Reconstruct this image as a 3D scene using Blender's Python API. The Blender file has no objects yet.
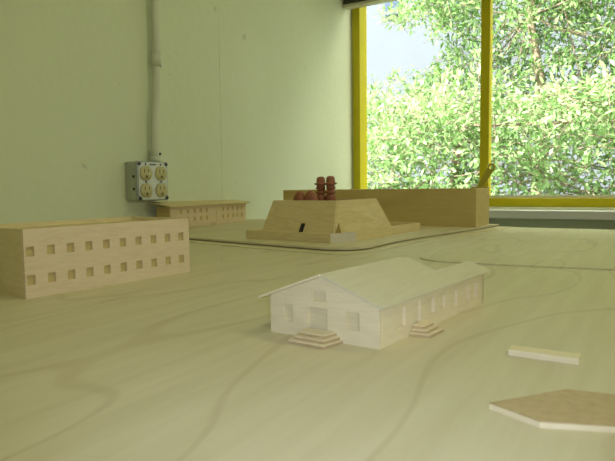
import bpy, math, random
from mathutils import Vector, Matrix

random.seed(7)
SC = bpy.context.scene
COL = SC.collection

# ------------------------------------------------------------------ helpers
def V(*a): return Vector(a)

class MB:
    """collects solids, builds ONE mesh object"""
    def __init__(self): self.v, self.f, self.smooth = [], [], []
    def add(self, vs, fs, smooth=False):
        n = len(self.v)
        self.v += [Vector(p) for p in vs]
        for f in fs:
            self.f.append([n + i for i in f]); self.smooth.append(smooth)
        return self
    def hexa(self, p):      # p[0..3] bottom ring, p[4..7] top ring
        return self.add(p, [(3,2,1,0),(4,5,6,7),(0,1,5,4),(1,2,6,5),(2,3,7,6),(3,0,4,7)])
    def box(self, a, b):
        x0,y0,z0 = a; x1,y1,z1 = b
        return self.hexa([(x0,y0,z0),(x1,y0,z0),(x1,y1,z0),(x0,y1,z0),(x0,y0,z1),(x1,y0,z1),(x1,y1,z1),(x0,y1,z1)])
    def prism(self, poly, z0, z1):
        n = len(poly)
        vs = [(x,y,z0) for x,y in poly] + [(x,y,z1) for x,y in poly]
        fs = [tuple(reversed(range(n))), tuple(range(n,2*n))] + [(i,(i+1)%n,n+(i+1)%n,n+i) for i in range(n)]
        return self.add(vs, fs)
    def extrude(self, poly, off):   # planar 3-d polygon swept by a vector
        n = len(poly); off = Vector(off)
        vs = [Vector(p) for p in poly] + [Vector(p)+off for p in poly]
        fs = [tuple(reversed(range(n))), tuple(range(n,2*n))] + [(i,(i+1)%n,n+(i+1)%n,n+i) for i in range(n)]
        return self.add(vs, fs)
    def tube(self, pts, r, seg=12, caps=True):
        pts = [Vector(p) for p in pts]
        rs = r if isinstance(r,(list,tuple)) else [r]*len(pts)
        vs, fs = [], []
        t0 = (pts[1]-pts[0]).normalized()
        ref = Vector((0,0,1)) if abs(t0.z) < .9 else Vector((1,0,0))
        for i,p in enumerate(pts):
            t = (pts[min(i+1,len(pts)-1)]-pts[max(i-1,0)]).normalized()
            a = t.cross(ref).normalized(); b = a.cross(t).normalized()
            for k in range(seg):
                w = 2*math.pi*k/seg
                vs.append(p + (a*math.cos(w)+b*math.sin(w))*rs[i])
        for i in range(len(pts)-1):
            for k in range(seg):
                fs.append((i*seg+k, i*seg+(k+1)%seg, (i+1)*seg+(k+1)%seg, (i+1)*seg+k))
        self.add(vs, fs, True)
        if caps:
            n = len(self.v)-len(vs)
            self.f.append([n+k for k in reversed(range(seg))]); self.smooth.append(False)
            m = n+(len(pts)-1)*seg
            self.f.append([m+k for k in range(seg)]); self.smooth.append(False)
        return self
    def lathe(self, prof, o, seg=20, sx=1, sy=1, shift=None):
        o = Vector(o); vs, fs = [], []
        for j,(r,z) in enumerate(prof):
            dx,dy = shift[j] if shift else (0,0)
            for k in range(seg):
                w = 2*math.pi*k/seg
                vs.append(o+Vector((r*sx*math.cos(w)+dx, r*sy*math.sin(w)+dy, z)))
        for j in range(len(prof)-1):
            for k in range(seg):
                fs.append((j*seg+k, j*seg+(k+1)%seg, (j+1)*seg+(k+1)%seg, (j+1)*seg+k))
        fs.append(tuple(reversed(range(seg)))); m=(len(prof)-1)*seg; fs.append(tuple(range(m,m+seg)))
        return self.add(vs, fs, True)
    def build(self, name, mat, parent=None, bevel=0):
        base = Vector((0,0,0)); q = parent
        while q is not None: base += q.location; q = q.parent
        me = bpy.data.meshes.new(name)
        me.from_pydata([tuple(p-base) for p in self.v], [], self.f)
        import bmesh
        bm = bmesh.new(); bm.from_mesh(me)
        bmesh.ops.recalc_face_normals(bm, faces=bm.faces); bm.to_mesh(me); bm.free()
        for p,s in zip(me.polygons, self.smooth): p.use_smooth = s
        me.materials.append(mat)
        o = bpy.data.objects.new(name, me); COL.objects.link(o); o.parent = parent
        if bevel:
            m = o.modifiers.new('bevel','BEVEL'); m.width = bevel; m.segments = 2; m.limit_method = 'ANGLE'
            m.harden_normals = False
        return o

def tag(o, label=None, cat=None, group=None, kind=None):
    if label: o['label'] = label
    if cat: o['category'] = cat
    if group: o['group'] = group
    if kind: o['kind'] = kind
    return o
def empty(name, loc, label=None, cat=None, group=None, kind=None):
    o = bpy.data.objects.new(name, None); COL.objects.link(o)
    o.location = loc; o.empty_display_size = .02
    return tag(o, label, cat, group, kind)

# ------------------------------------------------------------------ materials
def nt(name):
    m = bpy.data.materials.new(name); m.use_nodes = True
    t = m.node_tree; b = t.nodes['Principled BSDF']
    return m, t, b
def N(t, kind, **kw):
    n = t.nodes.new(kind)
    for k,v in kw.items():
        if k in n.inputs: n.inputs[k].default_value = v
        else: setattr(n, k, v)
    return n
def plain(name, col, rough=.5, metal=0, noise=.06, nscale=40, spec=.5):
    m, t, b = nt(name)
    tc = N(t,'ShaderNodeTexCoord'); nz = N(t,'ShaderNodeTexNoise', Scale=nscale, Detail=4.0)
    t.links.new(tc.outputs['Object'], nz.inputs['Vector'])
    mx = N(t,'ShaderNodeMix', data_type='RGBA')
    mx.inputs['A'].default_value = (*[c*(1-noise) for c in col],1); mx.inputs['B'].default_value = (*[min(1,c*(1+noise)) for c in col],1)
    t.links.new(nz.outputs['Fac'], mx.inputs['Factor']); t.links.new(mx.outputs['Result'], b.inputs['Base Color'])
    b.inputs['Roughness'].default_value = rough; b.inputs['Metallic'].default_value = metal
    b.inputs['Specular IOR Level'].default_value = spec
    return m
def wood(name, lo, hi, line, scale=(60,60,8), rings=3.0, ringscale=(9,9,1.2), line_amt=.35, line_at=.93, rough=.55, spec=.3, rot=(0,0,0)):
    """fine stretched grain + thin wavy growth-ring lines, in object space"""
    m, t, b = nt(name); L = t.links.new
    tc = N(t,'ShaderNodeTexCoord')
    mp = N(t,'ShaderNodeMapping'); mp.inputs['Scale'].default_value = scale; mp.inputs['Rotation'].default_value = rot
    L(tc.outputs['Object'], mp.inputs['Vector'])
    g = N(t,'ShaderNodeTexNoise', Scale=1.0, Detail=6.0, Roughness=.6); L(mp.outputs['Vector'], g.inputs['Vector'])
    mx = N(t,'ShaderNodeMix', data_type='RGBA'); mx.inputs['A'].default_value = (*lo,1); mx.inputs['B'].default_value = (*hi,1)
    cr = N(t,'ShaderNodeMapRange'); cr.inputs['From Min'].default_value=.3; cr.inputs['From Max'].default_value=.7
    L(g.outputs['Fac'], cr.inputs['Value']); L(cr.outputs['Result'], mx.inputs['Factor'])
    mp2 = N(t,'ShaderNodeMapping'); mp2.inputs['Scale'].default_value = ringscale; mp2.inputs['Rotation'].default_value = rot
    L(tc.outputs['Object'], mp2.inputs['Vector'])
    r = N(t,'ShaderNodeTexNoise', Scale=1.0, Detail=2.0, Roughness=.45); L(mp2.outputs['Vector'], r.inputs['Vector'])
    mu = N(t,'ShaderNodeMath', operation='MULTIPLY'); mu.inputs[1].default_value = rings*6.283; L(r.outputs['Fac'], mu.inputs[0])
    sn = N(t,'ShaderNodeMath', operation='SINE'); L(mu.outputs[0], sn.inputs[0])
    ln = N(t,'ShaderNodeMapRange'); ln.inputs['From Min'].default_value=line_at-.25; ln.inputs['From Max'].default_value=1.0; ln.inputs['To Max'].default_value=line_amt
    L(sn.outputs[0], ln.inputs['Value'])
    m2 = N(t,'ShaderNodeMix', data_type='RGBA'); L(mx.outputs['Result'], m2.inputs['A']); m2.inputs['B'].default_value=(*line,1)
    L(ln.outputs['Result'], m2.inputs['Factor'])
    L(m2.outputs['Result'], b.inputs['Base Color'])
    b.inputs['Roughness'].default_value = rough; b.inputs['Specular IOR Level'].default_value = spec
    return m

M = {}
M['table'] = wood('birch_plywood_top', (.60,.53,.30),(.68,.61,.37),(.46,.37,.18), scale=(70,5,70), rings=10.0, ringscale=(5.0,1.5,5.0), line_amt=.36, line_at=1.19, rough=.5, spec=.35)
M['sheet'] = wood('birch_plywood_sheet', (.60,.53,.29),(.68,.61,.36),(.50,.42,.22), scale=(60,5,60), rings=3.0, ringscale=(6,1.2,6), line_amt=.25, rough=.5)
M['ply'] = wood('model_plywood', (.66,.54,.24),(.73,.61,.29),(.56,.43,.18), scale=(40,40,300), rings=2.5, ringscale=(12,12,40), line_amt=.25)
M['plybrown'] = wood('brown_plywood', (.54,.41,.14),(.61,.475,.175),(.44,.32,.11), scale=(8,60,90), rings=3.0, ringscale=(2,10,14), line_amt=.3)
M['bass'] = wood('pale_basswood', (.76,.65,.385),(.84,.73,.445),(.66,.55,.32), scale=(70,70,900), rings=2.0, ringscale=(20,20,120), line_amt=.2)
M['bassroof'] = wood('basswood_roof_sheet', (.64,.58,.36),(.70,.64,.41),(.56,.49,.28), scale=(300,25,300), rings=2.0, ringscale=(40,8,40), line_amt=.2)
M['pink'] = wood('pinkish_basswood', (.68,.54,.30),(.76,.61,.36),(.60,.45,.24), scale=(60,60,600), rings=2.0, ringscale=(20,20,90), line_amt=.2)
M['panelwood'] = wood('yellowish_basswood', (.67,.58,.33),(.74,.65,.39),(.58,.48,.26), scale=(70,70,900), rings=2.0, ringscale=(20,20,120), line_amt=.2)
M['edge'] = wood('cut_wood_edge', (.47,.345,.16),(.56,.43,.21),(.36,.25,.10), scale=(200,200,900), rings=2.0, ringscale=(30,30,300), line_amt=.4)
M['greyblock'] = wood('greyed_wood', (.62,.56,.40),(.68,.62,.46),(.55,.49,.34), scale=(80,80,300), rings=2.0, ringscale=(20,20,60), line_amt=.2)
M['dark'] = plain('black_card', (.012,.011,.009), .7)
M['redbrown'] = plain('reddish_brown_clay', (.30,.105,.045), .6, noise=.3, nscale=160)
M['yellow'] = plain('yellow_window_paint', (.56,.48,.010), .5, noise=.05, nscale=12, spec=.25)
M['handle'] = plain('shaded_yellow_paint', (.40,.33,.02), .5, noise=.1)  # same yellow as the frame, darkened: shade on the handle put into its colour
M['white_paint'] = plain('white_paint', (.74,.74,.66), .5, noise=.03, nscale=8)
M['conduit'] = plain('painted_conduit', (.60,.62,.44), .45, noise=.05, nscale=25)
M['steel'] = plain('galvanised_steel', (.36,.38,.33), .42, metal=.6, noise=.15, nscale=60)
M['boxgrey'] = plain('grey_steel_box', (.42,.44,.33), .5, metal=.15, noise=.1, nscale=50)
M['ivory'] = plain('ivory_plastic', (.50,.44,.19), .4, noise=.03)
M['slot'] = plain('brown_slot', (.13,.10,.04), .6)
M['facepl'] = plain('brushed_plate', (.62,.64,.54), .4, metal=.2, noise=.06)
M['blind'] = plain('dark_olive_blind', (.055,.055,.035), .6, noise=.15, nscale=20)
M['blindrail'] = plain('cream_blind_rail', (.55,.52,.36), .5)
M['screw'] = plain('dark_screw', (.06,.06,.05), .4, metal=.5)
M['concrete'] = plain('outdoor_paving', (.16,.16,.145), .9, noise=.2, nscale=3)
M['stucco'] = plain('pale_stucco', (.088,.102,.114), .9, noise=.03, nscale=3)
M['bluewin'] = plain('blue_grey_window', (.035,.055,.09), .2, noise=.05)
M['bark'] = plain('grey_brown_bark', (.22,.17,.11), .9, noise=.3, nscale=20)
M['floor'] = plain('grey_vinyl_floor', (.30,.31,.30), .6, noise=.08, nscale=5)
M['ceil'] = plain('ceiling_paint', (.72,.72,.62), .9, noise=.03, nscale=5)

def wall_mat():
    m, t, b = nt('painted_plaster_wall'); L = t.links.new
    tc = N(t,'ShaderNodeTexCoord')
    nz = N(t,'ShaderNodeTexNoise', Scale=3.0, Detail=5.0); L(tc.outputs['Object'], nz.inputs['Vector'])
    mx = N(t,'ShaderNodeMix', data_type='RGBA'); mx.inputs['A'].default_value=(.66,.70,.46,1); mx.inputs['B'].default_value=(.72,.755,.51,1)
    L(nz.outputs['Fac'], mx.inputs['Factor']); 
    sp = N(t,'ShaderNodeTexNoise', Scale=22.0, Detail=1.0); L(tc.outputs['Object'], sp.inputs['Vector'])
    sr = N(t,'ShaderNodeMapRange'); sr.inputs['From Min'].default_value=.76; sr.inputs['From Max'].default_value=.80; sr.inputs['To Max'].default_value=.35
    L(sp.outputs['Fac'], sr.inputs['Value'])
    m2 = N(t,'ShaderNodeMix', data_type='RGBA'); L(mx.outputs['Result'], m2.inputs['A']); m2.inputs['B'].default_value=(.35,.35,.2,1)
    L(sr.outputs['Result'], m2.inputs['Factor']); L(m2.outputs['Result'], b.inputs['Base Color'])
    bp = N(t,'ShaderNodeTexNoise', Scale=45.0, Detail=3.0); L(tc.outputs['Object'], bp.inputs['Vector'])
    bm = N(t,'ShaderNodeBump', Strength=.25, Distance=.004); L(bp.outputs['Fac'], bm.inputs['Height']); L(bm.outputs['Normal'], b.inputs['Normal'])
    b.inputs['Roughness'].default_value=.7; b.inputs['Specular IOR Level'].default_value=.3
    return m
M['wall'] = wall_mat()
def leaf_mat(name, a, c):
    m, t, b = nt(name); L = t.links.new
    gi = N(t,'ShaderNodeNewGeometry')
    mx = N(t,'ShaderNodeMix', data_type='RGBA'); mx.inputs['A'].default_value=(*a,1); mx.inputs['B'].default_value=(*c,1)
    L(gi.outputs['Random Per Island'], mx.inputs['Factor']); L(mx.outputs['Result'], b.inputs['Base Color'])
    b.inputs['Roughness'].default_value=.42; b.inputs['Specular IOR Level'].default_value=.5
    tr = N(t,'ShaderNodeBsdfTranslucent'); L(mx.outputs['Result'], tr.inputs['Color'])
    ad = N(t,'ShaderNodeMixShader'); ad.inputs[0].default_value=.35
    L(b.outputs[0], ad.inputs[1]); L(tr.outputs[0], ad.inputs[2]); L(ad.outputs[0], t.nodes['Material Output'].inputs['Surface'])
    return m
M['leaf'] = leaf_mat('tree_leaf', (.065,.16,.03), (.30,.47,.16))
M['leaf2'] = leaf_mat('shrub_leaf', (.10,.21,.045), (.37,.54,.22))
def glass_mat():
    m, t, b = nt('window_glass'); L = t.links.new
    tr = N(t,'ShaderNodeBsdfTransparent'); gl = N(t,'ShaderNodeBsdfGlossy'); gl.inputs['Roughness'].default_value=.02
    fr = N(t,'ShaderNodeFresnel', IOR=1.3); mx = N(t,'ShaderNodeMixShader')
    gi = N(t,'ShaderNodeNewGeometry'); iv = N(t,'ShaderNodeMath', operation='SUBTRACT'); iv.inputs[0].default_value = 1.0; L(gi.outputs['Backfacing'], iv.inputs[1])
    ml = N(t,'ShaderNodeMath', operation='MULTIPLY'); L(fr.outputs[0], ml.inputs[0]); L(iv.outputs[0], ml.inputs[1])
    L(ml.outputs[0], mx.inputs[0]); L(tr.outputs[0], mx.inputs[1]); L(gl.outputs[0], mx.inputs[2])
    L(mx.outputs[0], t.nodes['Material Output'].inputs['Surface'])
    return m
M['glass'] = glass_mat()

# ------------------------------------------------------------------ the room
XL, XR, YB, YF, ZF, ZC = -1.092, 2.1, -1.8, 2.17, -.78, 1.55     # table level is z = 0
WT = .12
tag(MB().box((XL-.2,YB-.2,ZF-.1),(XR+.2,YF+.16,ZF)).build('floor', M['floor']), kind='structure')
tag(MB().box((XL-.2,YB-.2,ZC),(XR+.2,YF+.3,ZC+.1)).build('ceiling', M['ceil']), kind='structure')
tag(MB().box((XL-WT,YB-.1,ZF),(XL,YF+WT,ZC)).build('wall_left', M['wall']), kind='structure')
tag(MB().box((XL,YB-WT,ZF),(XR,YB,ZC)).build('wall_back', M['wall']), kind='structure')
RY0, RY1, RZ0, RZ1 = 1.2, 1.9, .20, .68        # window opening in the right-hand wall
rw = MB().box((XR,YB-WT,ZF),(XR+WT,RY0,ZC)).box((XR,RY1,ZF),(XR+WT,YF+WT,ZC)).box((XR,RY0,ZF),(XR+WT,RY1,RZ0)).box((XR,RY0,RZ1),(XR+WT,RY1,ZC))
tag(rw.build('wall_right', M['wall']), kind='structure')
# window wall with its opening
WX0, WX1, WZ0, WZ1 = -1.088, .549, .018, 1.22
w = MB()
w.box((XL,YF,ZF),(WX0,YF+WT,ZC)); w.box((WX1,YF,ZF),(XR,YF+WT,ZC))
w.box((WX0,YF,ZF),(WX1,YF+WT,WZ0)); w.box((WX0,YF,WZ1),(WX1,YF+WT,ZC))
tag(w.build('wall_front', M['wall']), kind='structure')
# faint vertical joint strips of the wall panels
for y in (1.318,):
    tag(MB().box((XL,y-.004,ZF),(XL+.0007,y+.004,ZC)).build('trim_1', M['wall'], bevel=.0006), kind='structure')

win = empty('window_1', (-.1,YF,WZ0), kind='structure')
f = MB()
f.box((WX0,YF-.004,WZ0),(WX0+.033,YF+.066,WZ1)); f.box((WX1-.033,YF-.004,WZ0),(WX1,YF+.066,WZ1))
f.box((WX0+.033,YF-.004,WZ1-.033),(WX1-.033,YF+.066,WZ1))
f.box((WX0+.033,YF+.02,WZ0),(WX1-.033,YF+.066,WZ0+.032))
f.build('window_frame', M['yellow'], win, bevel=.002)
mull = [-.552, -.018]
for x in mull:
    MB().box((x-.017,YF+.026,WZ0+.032),(x+.017,YF+.064,WZ1-.033)).build('mullion', M['yellow'], win, bevel=.002)
edges = [WX0+.033]+[e for x in mull for e in (x-.017,x+.017)]+[WX1-.033]
for i in range(0,len(edges),2):
    a,b_ = edges[i],edges[i+1]
    MB().box((a,YF+.048,WZ0+.032),(b_,YF+.051,WZ1-.033)).build('pane', M['glass'], win)
    # thin pale glazing bead under the pane
    MB().box((a,YF+.036,WZ0+.032),(b_,YF+.047,WZ0+.042)).build('glazing_bead', M['white_paint'], win)
sill = MB().box((WX0-.01,YF-.05,-.022),(WX1+.03,YF+.02,.0085)).build('window_sill', M['white_paint'], win, bevel=.003)
# lever handle of the casement: base plate, tapered lever with a ring eye
hy = YF+.012
hp = MB()
hp.box((-.592,hy-.006,.066),(-.531,hy+.014,.094))
hd = hp.build('handle', M['handle'], win, bevel=.003); hd['label'] = 'yellow lever window handle with a ring eye'
lv = MB()
p0, p1 = V(-.562,hy-.012,.088), V(-.522,hy-.012,.160)
d = (p1-p0).normalized(); s = d.cross(V(0,1,0)).normalized()
lv.extrude([p0-s*.0115, p0+s*.0115, p1+s*.0125-d*.006, p1-s*.0125-d*.006], (0,.008,0))
ring = []
c = p1+d*.005
for k in range(25):
    a = 2*math.pi*k/24; ring.append(c+(d*math.cos(a)+s*math.sin(a))*.0115+V(0,.004,0))
lv.tube(ring, .0052, 8, caps=False)
lv.tube([p0+V(0,.002,0), p0+V(0,.018,0)], .006, 10)
lv.build('lever', M['handle'], hd, bevel=.0015)

# blind gathered above the window
bl = empty('window_blind', (-.1,YF-.06,.815), 'dark blind with a cream bottom rail gathered at the top of the yellow window', 'blind')
BX0, BX1 = -1.09, .56
MB().box((BX0,YF-.085,.815),(BX1,YF-.045,.827)).build('bottom_rail', M['blindrail'], bl, bevel=.003)
sl = MB()
for k in range(16):
    z = .8285+k*.0075
    sl.box((BX0+.003,YF-.088+(k%2)*.002,z),(BX1-.003,YF-.042,z+.0052))
sl.build('slats', M['blind'], bl)
MB().box((BX0,YF-.09,.955),(BX1,YF-.001,1.00)).build('headrail', M['blindrail'], bl, bevel=.003)

# ------------------------------------------------------------------ outlet box and conduit
ob = empty('outlet_box', (XL,1.0,.119), 'grey steel outlet box with four ivory sockets on the pale wall', 'outlet')
BY0,BY1,BZ0,BZ1 = .951,1.052,.071,.167
MB().box((XL,BY0+.001,BZ0+.001),(XL+.037,BY1-.001,BZ1-.001)).build('box_body', M['boxgrey'], ob, bevel=.003)
MB().box((XL+.037,BY0,BZ0),(XL+.0425,BY1,BZ1)).build('cover_plate', M['steel'], ob, bevel=.003)
XP = XL+.0425
pl = MB()
ya,yb,za,zb,cc = BY0+.004,BY1-.004,BZ0+.003,BZ1-.003,.013
pl.extrude([(XP,ya+cc,za),(XP,yb-cc,za),(XP,yb,za+cc),(XP,yb,zb-cc),(XP,yb-cc,zb),(XP,ya+cc,zb),(XP,ya,zb-cc),(XP,ya,za+cc)],(.0015,0,0))
pl.build('raised_face', M['facepl'], ob, bevel=.0007)
for y in (.977,1.026):
    for z in (.0965,.138):
        so = MB().lathe([(0.0001,0),(.019,0),(.019,.0025),(.0178,.0035),(.0001,.0035)], (0,0,0), 28)
        for p in so.v:   # turn the disc to face +X, flatten top and bottom
            q = p.copy(); p.x = XP+.0015+q.z; p.y = y+q.x*.98; p.z = z+max(-.0165,min(.0165,q.y))
        sk = so.build('socket', M['ivory'], ob)
        xs = XP+.0048
        sl_ = MB()
        sl_.box((xs,y-.0075,z+.001),(xs+.0006,y-.0053,z+.010)); sl_.box((xs,y+.0053,z+.002),(xs+.0006,y+.0075,z+.0095))
        sl_.box((xs,y-.0028,z-.0115),(xs+.0006,y+.0028,z-.0055))
        sl_.build('slots', M['slot'], sk)
for y,z in ((.9575,.1605),(1.0455,.1605),(.9575,.0775),(1.0455,.0775)):
    MB().tube([(XP-.001,y,z),(XP+.0025,y,z)], .0042, 10).build('corner_screw', M['screw'], ob)
for y in (.977,1.026):
    MB().tube([(XP,y,.1173),(XP+.0028,y,.1173)], .0024, 8).build('face_screw', M['screw'], ob)
    MB().tube([(XP,y,.1595),(XP+.0022,y,.1595)], .0026, 8).build('face_screw', M['screw'], ob)
stamp = MB()
for k in range(6): stamp.box((XP+.0014,.990+k*.0036,.1572),(XP+.0018,.9925+k*.0036,.1612))
stamp.build('stamped_mark', M['screw'], ob)
for z in (.100,.130):
    MB().tube([(XL+.03,BY0-.0006,z),(XL+.03,BY0+.002,z)], .0035, 10).build('knockout', M['screw'], ob)

cd = empty('conduit_pipe', (XL,1.05,.167), 'pale painted conduit pipe running up the wall from the outlet box', 'pipe')
cx = XL+.0185
MB().tube([(cx,1.0340,.166),(cx,1.0340,.20),(cx,1.0370,.28),(cx,1.0450,.34),(cx,1.0475,.40),(cx,1.0485,.46),(cx,1.0490,ZC)], .0095, 16).build('pipe', M['conduit'], cd)
MB().tube([(cx,1.0480,.405),(cx,1.0482,.44)], .0122, 16).build('coupling', M['conduit'], cd)
MB().tube([(cx,1.0340,.1665),(cx,1.0340,.182)], .0125, 16).build('connector', M['conduit'], cd)
st = MB(); st.box((XL,1.03,.182),(XL+.003,1.068,.196)); st.build('strap', M['conduit'], cd, bevel=.001)
MB().tube([(XL+.003,1.063,.189),(XL+.008,1.063,.189)], .0032, 8).build('strap_screw', M['screw'], cd)

# ------------------------------------------------------------------ table
TZ = -.007                       # bare table top; the raised sheet's top is z = 0
TB = 1.490
tb = empty('plywood_table', (0,.5,ZF), 'large pale birch plywood table carrying the wooden site model', 'table')
MB().box((XL+.002,-.55,TZ-.018),(1.25,TB,TZ)).build('table_top', M['table'], tb)
MB().box((XL+.06,-.47,TZ-.10),(1.17,-.44,TZ-.018)).box((XL+.06,1.35,TZ-.10),(1.17,1.38,TZ-.018)).box((XL+.06,-.44,TZ-.10),(XL+.09,1.35,TZ-.018)).box((1.14,-.44,TZ-.10),(1.17,1.35,TZ-.018)).build('apron', M['plybrown'], tb)
for x in (XL+.06,1.11):
    for y in (-.47,1.32):
        MB().box((x,y,ZF),(x+.06,y+.06,TZ-.018)).build('leg', M['plybrown'], tb)

def rounded(pts, radii, seg=8):
    """2-d polygon with rounded corners"""
    out = []; n = len(pts)
    for i in range(n):
        p = Vector(pts[i]); r = radii[i]
        if r <= 0: out.append(tuple(p)); continue
        a = (Vector(pts[i-1])-p).normalized(); b = (Vector(pts[(i+1)%n])-p).normalized()
        s, e = p+a*r, p+b*r
        for k in range(seg+1):
            t = k/seg; out.append(tuple(s*(1-t)**2 + p*2*t*(1-t) + e*t*t))
    return out
S = 1.07
def fg(x,y,z=0.0): return V(x*S, y*S, .1+(z-.1)*S)      # points measured on the bare table
# raised plywood sheet (terrace) under the fort, the block and the far building
sheet = [(XL+.003,.921),(-.405,.806),(-.409,.962),(-.401,1.068),(-.372,1.24),(-.335,TB-.002),(XL+.003,TB-.002)]
sp = rounded(sheet, [0,.085,.0,.05,.06,0,0], 12)
ts = empty('terrace_sheet', (-.75,1.15,TZ+.0013), 'raised plywood sheet with a rounded corner under the sloped fort', 'model base')
MB().prism(sp, -.0038, 0).build('top_sheet', M['sheet'], ts)
inn = [(XL+.01,.97),(-.475,.86),(-.445,1.06),(-.385,TB-.012),(XL+.01,TB-.012)]
MB().prism(rounded(inn,[0,.06,0,0,0],8), TZ+.0013, -.0038).build('spacer', M['edge'], ts)
# thin veneer layers that draw the streets
l2 = [(XL+.003,.905),(-.78,.842),(-.60,.803),(-.50,.79),(-.396,.775),(-.386,.85),(-.381,.95),(-.372,1.10),(-.345,1.22),(-.30,TB-.002),(XL+.003,TB-.002)]
l2w = [(x,y) for x,y in l2]
tag(MB().prism(rounded(l2w,[0,0,0,0,.06,0,0,.05,0,0,0],8), TZ, TZ+.0013).build('veneer_sheet', M['sheet']), 'thin veneer layer outlining the street just in front of the raised fort sheet', 'model base')
a2 = [(-.30,.86),(-.268,.718),(-.16,.7215),(-.05,.735),(.9,.84),(.9,1.25),(-.24,1.25)]
tag(MB().prism(rounded([(x*S,y*S) for x,y in a2],[.05,.05,0,0,0,0,.05],10), TZ, TZ+.0019).build('veneer_sheet', M['table']), 'thin rounded veneer layer marking a city block behind the gabled house', 'model base')

# ------------------------------------------------------------------ generic wall panel with real recessed openings
def panel(mb, o, u, n, width, thick, topf, holes):
    """o: lower-left outer corner, u: along, n: outward normal; holes (x0,x1,z0,z1) cut through; topf(x) height"""
    o, u, n = Vector(o), Vector(u).normalized(), Vector(n).normalized()
    xs = sorted({0.0, width, *[h[0] for h in holes], *[h[1] for h in holes], *([width/2] if topf(width/2) > topf(0)+1e-6 else [])})
    for a,b in zip(xs, xs[1:]):
        m = (a+b)/2
        zs = sorted({0.0, *[z for h in holes if h[0]<m<h[1] for z in (h[2],h[3])]})
        for i,z0 in enumerate(zs):
            last = i == len(zs)-1
            za, zb = (topf(a),topf(b)) if last else (zs[i+1],zs[i+1])
            if any(h[0]<m<h[1] and h[2]<=z0+1e-7<h[3] for h in holes): continue
            q = lambda x,z,d: o+u*x+V(0,0,z)-n*d
            mb.hexa([q(a,z0,0),q(b,z0,0),q(b,z0,thick),q(a,z0,thick),q(a,za,0),q(b,zb,0),q(b,zb,thick),q(a,za,thick)])
    return mb
def recess(o, u, n, h, depth, thick, name, mat, parent):
    o, u, n = Vector(o), Vector(u).normalized(), Vector(n).normalized()
    q = lambda x,z,d: o+u*x+V(0,0,z)-n*d
    x0,x1,z0,z1 = h; e=.0003
    return MB().hexa([q(x0-e,z0-e,depth),q(x1+e,z0-e,depth),q(x1+e,z0-e,thick),q(x0-e,z0-e,thick),q(x0-e,z1+e,depth),q(x1+e,z1+e,depth),q(x1+e,z1+e,thick),q(x0-e,z1+e,thick)]).build(name, mat, parent)

# ------------------------------------------------------------------ gabled house in front
FR, FL, BR = fg(-.1412,.3152), fg(-.2256,.3204), fg(-.1224,.4894)
G, D = FL-FR, BR-FR
gw, dl = G.length, D.length
gu, du = G.normalized(), D.normalized()
HH = .0258*S                     # wall height
RH = .0418*S                     # ridge height
def HP(d,t,z): return FR+G*d+D*t+V(0,0,z)          # d across the gable (0 right, 1 left), t along the side
mid = HP(.5,.5,0)
ho = empty('model_house', (mid.x,mid.y,TZ), 'pale gabled wooden model house with layered front steps in the foreground', 'model building')
nf = du.cross(V(0,0,1)); nf = V(gu.y,-gu.x,0)
if nf.dot(du) > 0: nf = -nf
ns = V(du.y,-du.x,0)
if ns.dot(gu) > 0: ns = -ns
th = .0042
# front gable: laid out from its left corner
fo = HP(1,0,0)
fh = [(.0125,.0205,.0095,.0225),(.0335,.0500,.0035,.0225),(.0660,.0755,.0100,.0225),(.0365,.0490,.0272,.0345)]
gt = lambda x: HH+(RH-HH)*(1-abs(x-gw/2)/(gw/2))
wl = panel(MB(), fo, -gu, nf, gw, th, gt, fh)
wl.build('front_wall', M['bass'], ho)
for h,nm in zip(fh, ('window','door','window','attic_vent')): recess(fo,-gu,nf,h,.0022,th,nm,M['panelwood'],ho)
# right side wall
so_ = HP(0,0,0)
TT = .605
sh = [(.0225,.0365,.0080,.0212),(.0495,.0605,.0030,.0212),(.0720,.0840,.0085,.0205),(.0955,.1040,.0095,.0195),(.1195,.1280,.0065,.0195),(.1445,.1530,.0065,.0195),(.1645,.1720,.0065,.0195)]
sh = [(a,b,z0*S,z1*S) for a,b,z0,z1 in sh]
e_ = so_+du*th
panel(MB(), e_, du, ns, dl-th, th, lambda x: HH-.0003, [(a-th,b-th,c_,d_) for a,b,c_,d_ in sh]).build('side_wall', M['bass'], ho)
for i,h in enumerate(sh): recess(so_,du,ns,h,.0024,th,'door' if i==1 else 'window',M['bass'],ho)
# left side and rear walls
MB().extrude([HP(1,.02,0),HP(1,TT,0),HP(1,TT,HH),HP(1,.02,HH)], gu*-th).build('side_wall', M['bass'], ho)
MB().extrude([HP(0,1,0),HP(.34,1,0),HP(.34,1,HH),HP(.17,1,HH*1.2),HP(0,1,HH)], du*-th).build('rear_wall', M['bass'], ho)
MB().extrude([HP(.02,TT,0),HP(.98,TT,0),HP(.98,TT,HH),HP(.5,TT,RH-.001),HP(.02,TT,HH)], du*-th).build('rear_wall', M['bass'], ho)
MB().extrude([HP(.34,TT+.01,0),HP(.34,.99,0),HP(.34,.99,HH),HP(.34,TT+.01,HH)], gu*-th).build('side_wall', M['bass'], ho)
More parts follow.
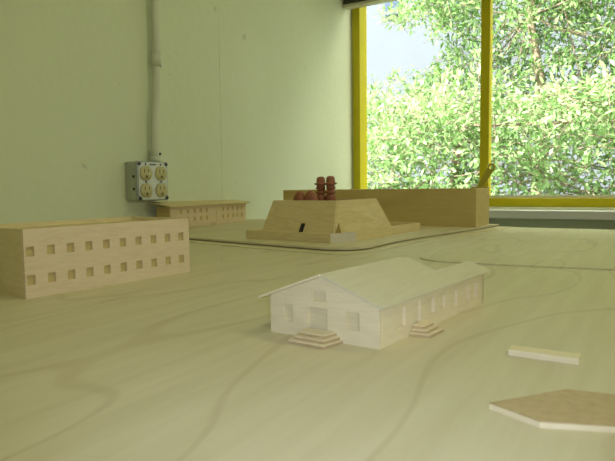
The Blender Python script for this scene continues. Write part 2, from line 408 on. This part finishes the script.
# roof sheets: slope in z per unit d
sl_r = (RH-HH)/.5
rt = .0018
def roofsheet(d0,d1,t0,t1,zf,name,mat=None):
    P = [HP(d0,t0,zf(d0)),HP(d1,t0,zf(d1)),HP(d1,t1,zf(d1)),HP(d0,t1,zf(d0))]
    return MB().hexa(P+[p+V(0,0,rt) for p in P]).build(name, mat or M['bassroof'], ho)
zr = lambda d: HH+sl_r*d+.0002
zl = lambda d: HH+sl_r*(1-d)+.0002
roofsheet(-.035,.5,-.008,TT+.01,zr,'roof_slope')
roofsheet(.5,1.10,-.018,TT+.01,zl,'roof_slope', M['bass'])
roofsheet(-.035,.19,TT+.01,1.055,zr,'roof_slope')
roofsheet(.19,.38,TT+.01,1.05,lambda d: zr(.19)-sl_r*(d-.19),'roof_slope')
roofsheet(.2,.5,TT+.012,TT+.075,lambda d: zr(d)-.0014,'roof_step')
# layered steps (each sheet a step)
def steps(parent, base, across, out, sizes, name='step'):
    for i,(w0,w1,dp,tz) in enumerate(sizes):
        z0 = TZ+i*.0024
        P = [base-across*w0, base+across*w0, base+across*(w0*.80)+out*dp, base-across*(w0*.80)+out*dp]
        MB().prism([(p.x,p.y) for p in P], z0+.0001, z0+tz-.0006).build(name, M['edge'], parent)
        MB().prism([(p.x,p.y) for p in P], z0+tz-.0006, z0+tz).build('tread', M['bass'], parent)
cst = HP(.505,0,0)
steps(ho, cst+nf*.0002, gu, nf, [(.0180,0,.0190,.0024),(.0155,0,.0155,.0024),(.0130,0,.0120,.0024)])
cst2 = HP(0,.300,0)
steps(ho, cst2+ns*.0002, du, ns, [(.0145,0,.0145,.0024),(.0120,0,.0115,.0024),(.0095,0,.0085,.0024)])

# ------------------------------------------------------------------ flat-roofed block at left
LR, LQ = fg(-.4764,.5092), fg(-.485,.4016)
lu = (LR-LQ).normalized(); ln_ = V(lu.y,-lu.x,0)           # ln_: outward (+X)
LW, LD, LH = .215, .115, .0645*S
lo = LR-lu*LW
lb = empty('model_block', ((LR-lu*LW/2-ln_*LD/2).x,(LR-lu*LW/2-ln_*LD/2).y,TZ), 'flat-roofed wooden model building with two rows of square windows at left', 'model building')
holes = []
wpx = [LW-.0135-k*.0217 for k in range(10)]
for xc in wpx:
    for zc in (.0180,.0465):
        holes.append((xc-.0043,xc+.0043,zc-.0050,zc+.0050))
t4 = .004
panel(MB(), lo, lu, ln_, LW, t4, lambda x: LH, holes).build('front_wall', M['pink'], lb)
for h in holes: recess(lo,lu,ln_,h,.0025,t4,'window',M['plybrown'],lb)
def vert_wall(a, b, n, h, thk, mat, parent, name='side_wall'):
    return MB().extrude([a,b,b+V(0,0,h),a+V(0,0,h)], n*-thk).build(name, mat, parent)
vert_wall(LR-ln_*t4, LR-ln_*LD, lu, LH, t4, M['ply'], lb)
vert_wall(lo-ln_*t4, lo-ln_*LD, -lu, LH, t4, M['ply'], lb)
vert_wall(LR-ln_*LD-lu*t4, lo-ln_*LD+lu*t4, -ln_, LH, t4, M['ply'], lb, 'rear_wall')
q = [lo+lu*t4-ln_*t4, LR-lu*t4-ln_*t4, LR-lu*t4-ln_*(LD-t4), lo+lu*t4-ln_*(LD-t4)]
MB().prism([(p.x,p.y) for p in q], TZ+LH-.008, TZ+LH-.005).build('flat_roof', M['ply'], lb)

# ------------------------------------------------------------------ long two-storey building at the back wall
K0, K1 = V(-1.0245,1.0318,0), V(-1.05,1.3706,0)
ku = (K1-K0).normalized(); kn = V(ku.y,-ku.x,0); KW=(K1-K0).length; KH=.0545; KD=.045
kb = empty('model_barracks', ((K0+K1)/2-kn*KD/2)[:3], 'long low wooden model building with slit windows against the back wall', 'model building')
holes=[]
cols = [.040,.067,.095,.121,.147,.222,.247,.270,.294,.317]
for c in cols:
    for z in (.0205,.0410): holes.append((c-.0045,c+.0045,z-.0055,z+.0055))
holes.append((.176,.192,.004,.045))
panel(MB(), K0, ku, kn, KW, .003, lambda x: KH, holes).build('front_wall', M['pink'], kb)
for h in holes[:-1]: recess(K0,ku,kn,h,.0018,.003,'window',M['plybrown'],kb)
recess(K0,ku,kn,holes[-1],.001,.003,'door',M['pink'],kb)
vert_wall(K0-kn*.003, K0-kn*KD, -ku, KH, .003, M['plybrown'], kb)
vert_wall(K1-kn*.003, K1-kn*KD, ku, KH, .003, M['ply'], kb)
vert_wall(K0-kn*KD+ku*.003, K1-kn*KD-ku*.003, -kn, KH, .003, M['ply'], kb, 'rear_wall')
q=[K0-ku*.012+kn*.010, K1+ku*.010+kn*.010, K1+ku*.008-kn*(KD+.018), K0-ku*.012-kn*(KD+.018)]
MB().hexa([V(q[0].x,q[0].y,KH),V(q[1].x,q[1].y,KH),V(q[2].x,q[2].y,KH+.010),V(q[3].x,q[3].y,KH+.010)]+[V(q[0].x,q[0].y,KH+.003),V(q[1].x,q[1].y,KH+.003),V(q[2].x,q[2].y,KH+.0125),V(q[3].x,q[3].y,KH+.0125)]).build('roof', M['ply'], kb)
dm = K0+ku*.184
MB().prism([tuple((dm+ku*a+kn*b)[:2]) for a,b in ((-.022,0.0003),(.022,.0003),(.015,.016),(-.015,.016))],0,.003).prism([tuple((dm+ku*a+kn*b)[:2]) for a,b in ((-.015,.0003),(.015,.0003),(.010,.010),(-.010,.010))],.003,.006).build('entrance_steps', M['pink'], kb)

# ------------------------------------------------------------------ sloped fort on its rimmed base
fo_ = empty('model_fort', (-.58,1.05,0), 'wooden model fort with four sloping walls and a small black door', 'model building')
BZ = .0165
bo = [(-.688,.897),(-.487,.879),(-.4645,.935),(-.449,1.228),(-.68,1.245)]
def inset(poly, d):
    n=len(poly); out=[]
    for i in range(n):
        p0,p1,p2=Vector(poly[i-1]),Vector(poly[i]),Vector(poly[(i+1)%n])
        a=(p1-p0).normalized(); b=(p2-p1).normalized(); na=V(-a.y,a.x,0).xy; nb=V(-b.y,b.x,0).xy
        k=1+na.dot(nb); out.append(tuple(p1+(na+nb)*(d/k)))
    return out
bi = inset(bo,.010)
for i in range(5):
    j=(i+1)%5
    mat = M['greyblock'] if i==1 else M['ply']
    q=[bo[i],bo[j],bi[j],bi[i]]
    o=MB().prism(q,0,BZ).build('base_rim', mat, fo_)
    if i==1: o['label']='pale grey chamfered corner of the rim'
MB().prism(inset(bo,.0101),0,.008).build('base_floor', M['ply'], fo_)
bot=[V(-.681,.937,.008),V(-.513,.937,.008),V(-.487,1.16,.008),V(-.672,1.17,.008)]
top=[V(-.663,.958,.0735),V(-.5175,.958,.0735),V(-.5145,1.135,.0735),V(-.658,1.145,.0735)]
tk=.005
names=['front_wall','side_wall','rear_wall','side_wall']
for i in range(4):
    j=(i+1)%4
    e=(bot[j]-bot[i]).normalized(); nn=e.cross(V(0,0,1)).normalized()
    inx=-nn*tk
    s0 = 0 if i in (0,2) else tk
    a,b,c,d_=bot[i]+e*s0,bot[j]-e*s0,top[j]-e*s0,top[i]+e*s0
    MB().hexa([a,b,b+inx,a+inx,d_,c,c+inx,d_+inx]).build(names[i], M['ply'], fo_)
fn=(bot[1]-bot[0]).cross(top[0]-bot[0]).normalized()
fp=lambda a,b: bot[0]+(bot[1]-bot[0])*a+(top[0]+(top[1]-top[0])*a-bot[0]-(bot[1]-bot[0])*a)*b
MB().extrude([fp(.535,.05),fp(.59,.05),fp(.602,.325),fp(.548,.325)], fn*.0008).build('door', M['dark'], fo_)
# wedge buttress on the chamfered corner
wa,wb,wc = V(-.500,.918,BZ-.004),V(-.4775,.9035,BZ-.004),V(-.481,.934,BZ-.004)
ap = V(-.489,.914,BZ+.0185)
MB().add([wa,wb,wc,V(-.500,.934,BZ-.004),ap],[(3,2,1,0),(0,1,4),(1,2,4),(2,3,4),(3,0,4)]).build('corner_wedge', M['plybrown'], fo_)
# platform inside that carries the figures
MB().prism([(-.655,.975),(-.525,.975),(-.525,1.12),(-.655,1.12)], .008,.055).build('inner_platform', M['ply'], fo_)

# carved reddish posts and mounds on the platform
PZ=.055
def post(x,y,h,face,label):
    o=empty('carved_post',(x,y,PZ),label,'figurine','carved reddish posts in the fort')
    k=h/.054; w_=.95
    bp=[(.0108,0),(.0112,.006),(.0100,.011),(.0108,.014),(.0116,.018),(.0112,.0205),(.0082,.0225),(.0078,.0245),(.0120,.0258),(.0120,.0278),(.0080,.0290),(.0080,.031)]
    MB().lathe([(r*w_,z*k) for r,z in bp],(x,y,PZ),18).build('body',M['redbrown'],o)
    hp_=[(.0088,.0308),(.0096,.034),(.0098,.037),(.0090,.040)]
    MB().lathe([(r*w_,z*k) for r,z in hp_],(x,y,PZ),18).tube([V(x+face*.0055,y,PZ+.035*k),V(x+face*.0120,y,PZ+.0335*k)],[.004,.0012],8).tube([V(x+face*.006,y,PZ+.027*k),V(x+face*.0112,y,PZ+.026*k)],[.0038,.0015],8).build('head',M['redbrown'],o)
    cp=[(.0090,.0388),(.0128,.0393),(.0132,.0410),(.0104,.0424),(.0098,.0470),(.0092,.0505),(.0066,.0530),(.0002,.0538)]
    c=MB().lathe([(r*w_,z*k) for r,z in cp],(x,y,PZ),18)
    c.extrude([V(x+face*.006,y-.006,PZ+.0412*k),V(x+face*.0145,y-.003,PZ+.0405*k),V(x+face*.0145,y+.003,PZ+.0405*k),V(x+face*.006,y+.006,PZ+.0412*k)],(0,0,.0022))
    c.build('cap',M['redbrown'],o)
post(-.6010,1.045,.067,-1,'reddish brown carved post with its brim pointing left, left of the pair on the fort')
post(-.5805,1.050,.068,1,'reddish brown carved post with its brim pointing right, right of the pair on the fort')
def mound(x,y,rx,ry,h,label):
    pr=[(1,0),(.98,.2),(.90,.45),(.75,.68),(.52,.86),(.25,.97),(.01,1)]
    o=MB().lathe([(r,z*h) for r,z in pr],(x,y,PZ),22,sx=rx,sy=ry).build('clay_mound',M['redbrown'])
    # put the origin at its base
    for v in o.data.vertices: v.co -= V(x,y,PZ)
    o.location=(x,y,PZ)
    tag(o,label,'figurine','reddish mounds in the fort')
mound(-.598,.997,.0185,.014,.0380,'larger reddish brown rounded mound beside the carved posts on the fort')
mound(-.6235,.996,.0170,.013,.0370,'smaller reddish brown rounded mound at the left end on the fort')

# ------------------------------------------------------------------ long plain block by the window
lbx = MB().box((-.905,1.3575,0),(-.3585,1.482,.0920)).build('long_wooden_block', M['plybrown'], bevel=.0006)
for v in lbx.data.vertices: v.co -= V(-.64,1.39,0)
lbx.location=(-.64,1.39,0)
tag(lbx,'long plain brown plywood block standing behind the fort below the window','block')

# ------------------------------------------------------------------ offcuts at the right edge
op = [(-.0645,.2715),(-.040,.2605),(.035,.288),(.02,.318),(-.035,.309)]
oc = empty('wood_offcut',(-.01,.29,TZ),'thin pointed wood offcut lying on the table at the right edge','offcut')
MB().prism(op, TZ, TZ+.0026).build('core', M['bass'], oc)
MB().prism(op, TZ+.0026, TZ+.0032).build('shaded_top', M['edge'], oc)  # top layer coloured browner to stand for the offcut's unlit upper side
ob2 = MB().box((-.0755,.364,TZ),(-.035,.376,TZ+.004)).build('wood_strip', M['bass'], bevel=.0003)
tag(ob2,'small pale wood strip lying on the table beyond the pointed offcut','offcut')

# ------------------------------------------------------------------ outside: ground, pale building, trees
tag(MB().box((-14,YF+.3,-1.3),(20,24,-1.2)).build('ground', M['concrete']), kind='structure')
bd = empty('building',(-3,11,-1.2),'pale bluish white building seen behind the tree through the window','building')
MB().box((-9,10.5,-1.2),(13,13,8)).build('wall', M['stucco'], bd)  # right part, out of view, lengthened to block low sky light
for x in (-4.55,-3.2,-1.6,0):
    wf=MB().box((x,10.44,3.35),(x+.32,10.5,4.1)).build('window', M['stucco'], bd)
    MB().box((x+.02,10.42,3.37),(x+.30,10.44,4.08)).build('pane', M['bluewin'], wf)

def leaf(mb, p, d, up, L, W):
    d=d.normalized(); s=d.cross(up)
    if s.length<1e-3: s=V(1,0,0)
    s.normalize(); n=s.cross(d)
    a=p; b=p+d*L
    m1=p+d*L*.38; m2=p+d*L*.72
    mb.add([a, m1+s*W*.5+n*W*.12, m2+s*W*.36+n*W*.1, b-n*L*.08, m2-s*W*.36+n*W*.1, m1-s*W*.5+n*W*.12, p+d*L*.5],
           [(0,1,6),(1,2,6),(2,3,6),(3,4,6),(4,5,6),(5,0,6)])
def spray(mb, stems, c, axis, L, n, size):
    """a twig with alternate leaves"""
    axis=axis.normalized()
    stems.append([c, c+axis*L*.5+V(0,0,-.01), c+axis*L])
    for k in range(n):
        t=(k+.5)/n
        rd=V(random.gauss(0,1),random.gauss(0,1),random.gauss(0,1))
        d=(axis*.7+rd*.75)
        up=V(random.gauss(0,.5),random.gauss(-.35,.5),1)
        leaf(mb, c+axis*L*t+rd*.015, d, up, size*random.uniform(.65,1.25), size*random.uniform(.28,.45))
def gap(x,y,z):
    u=x/y; h=(z-.1)/y          # the open hole in the crown, upper left of the tree
    return (u<-.40 and h>.335) or (u<-.345+.02*math.sin(h*60) and .205<h<.29) or (u<-.445 and h>.185)
def tree(name, label, trunk, boxr, ncl, size, mat, hole=None):
    root=empty(name, (trunk[0].x,trunk[0].y,-1.2), label,'tree')
    cr=MB(); tw=MB(); stems=[]
    (x0,x1),(y0,y1),(z0,z1)=boxr
    nodes=[]
    for _ in range(ncl):
        for tr in range(30):
            p=V(random.uniform(x0,x1),random.uniform(y0,y1),random.uniform(z0,z1))
            if hole and hole(*p): continue
            break
        else: continue
        nodes.append(p)
        for q in range(random.randint(2,4)):
            ax=V(random.gauss(0,1),random.gauss(-.2,.8),random.gauss(.25,.8))
            if hole and hole(*(p+ax.normalized()*.2)): continue
            spray(cr, stems, p+V(random.gauss(0,.05),random.gauss(0,.05),random.gauss(0,.05)), ax, random.uniform(.14,.30), random.randint(7,11), size)
    cr.build('crown', mat, root)
    for s in stems: tw.tube(s, [.0028,.002,.001], 4, caps=False)
    tk_=MB()
    tk_.tube(trunk, [.07-.05*i/(len(trunk)-1) for i in range(len(trunk))], 10)
    tp=trunk[len(trunk)//2:]
    for p in nodes[::45]:
        a=random.choice(tp); m=(a+p)/2+V(random.gauss(0,.06),random.gauss(0,.06),-.05)
        tk_.tube([a,m,p],[.009,.006,.003],5,caps=False)
    tk_.build('trunk', M['bark'], root)
    tw.build('twigs', M['bark'], root)
    return root
tree('leafy_tree','tall leafy green tree filling the window beyond the yellow mullion',
     [V(-.9,5.6,-1.2),V(-.95,5.55,-.2),V(-.85,5.6,.7),V(-1.0,5.5,1.6),V(-.9,5.6,2.5)],
     ((-2.9,1.2),(5.1,6.5),(.45,2.6)), 1250, .066, M['leaf'], gap)
tree('leafy_shrub','bright lower leafy shrub at the bottom of the window behind the long block',
     [V(-1.2,3.9,-1.2),V(-1.18,3.9,-.6),V(-1.2,3.92,0),V(-1.15,3.9,.5)],
     ((-2.2,.9),(3.5,4.25),(-.45,.62)), 720, .058, M['leaf2'], None)

# ------------------------------------------------------------------ light
wd=bpy.data.worlds.new('World'); SC.world=wd; wd.use_nodes=True
bg=wd.node_tree.nodes['Background']; bg.inputs['Color'].default_value=(.95,1.0,.92,1); bg.inputs['Strength'].default_value=5.4
def light(kind,name,loc,rot,energy,color,**kw):
    l=bpy.data.lights.new(name,kind); l.energy=energy; l.color=color
    for k,v in kw.items(): setattr(l,k,v)
    o=bpy.data.objects.new(name,l); COL.objects.link(o); o.location=loc; o.rotation_euler=rot
    return o
def aim(o,d): o.rotation_euler=Vector(d).to_track_quat('-Z','Y').to_euler()
sun=light('SUN','sun',(0,0,8),(0,0,0),22,(1,.98,.95),angle=.01); aim(sun,(.35,.80,-1.05))
# unseen fill lights under the ceiling, added to brighten the room
for x,y in ((.5,-.3),(.5,1.0)):
    a=light('AREA','ceiling_fill',(x,y,ZC-.03),(0,0,0),5.6,(1,.96,.64),shape='RECTANGLE',size=1.2,size_y=.25); 
# daylight arriving through the window opening
def portal(name,loc,d,sx,sy):
    p=light('AREA',name,loc,(0,0,0),1,(1,1,1),shape='RECTANGLE',size=sx,size_y=sy); aim(p,d); p.data.cycles.is_portal=True
portal('window_portal',((WX0+WX1)/2,YF+.115,(WZ0+WZ1)/2),(0,-1,0),WX1-WX0,WZ1-WZ0)
portal('side_window_portal',(XR+.11,(RY0+RY1)/2,(RZ0+RZ1)/2),(-1,0,0),RY1-RY0,RZ1-RZ0)
# the camera's own flash, just beside the lens
fl=light('SPOT','camera_flash',(.035,-.02,.13),(0,0,0),3.5,(.82,.96,1.40),spot_size=math.radians(85),spot_blend=.9,shadow_soft_size=.012)

# ------------------------------------------------------------------ camera
yaw,hor,roll,f_px=math.radians(31.3),187.0,math.radians(.7),570.0
pit=math.atan((230.5-hor)/f_px)
fw=V(-math.sin(yaw)*math.cos(pit),math.cos(yaw)*math.cos(pit),-math.sin(pit))
r0=V(math.cos(yaw),math.sin(yaw),0); u0=r0.cross(fw)
rt_=r0*math.cos(roll)-u0*math.sin(roll); up=u0*math.cos(roll)+r0*math.sin(roll)
cam=bpy.data.cameras.new('camera'); co=bpy.data.objects.new('camera',cam); COL.objects.link(co)
mm=Matrix((rt_,up,-fw)).transposed().to_4x4(); mm.translation=V(0,0,.1); co.matrix_world=mm
cam.sensor_width=36; cam.lens=f_px/615*36; cam.clip_start=.01
cam.dof.use_dof=True; cam.dof.focus_distance=1.15; cam.dof.aperture_fstop=24
SC.camera=co
aim(fl, fw+V(0,0,-.02))

vs=SC.view_settings; vs.view_transform='Standard'; vs.look='None'; vs.gamma=1; vs.exposure=0.0
vs.use_curve_mapping=False
SC.cycles.max_bounces=8; SC.cycles.transparent_max_bounces=12
SC.cycles.sample_clamp_indirect=6
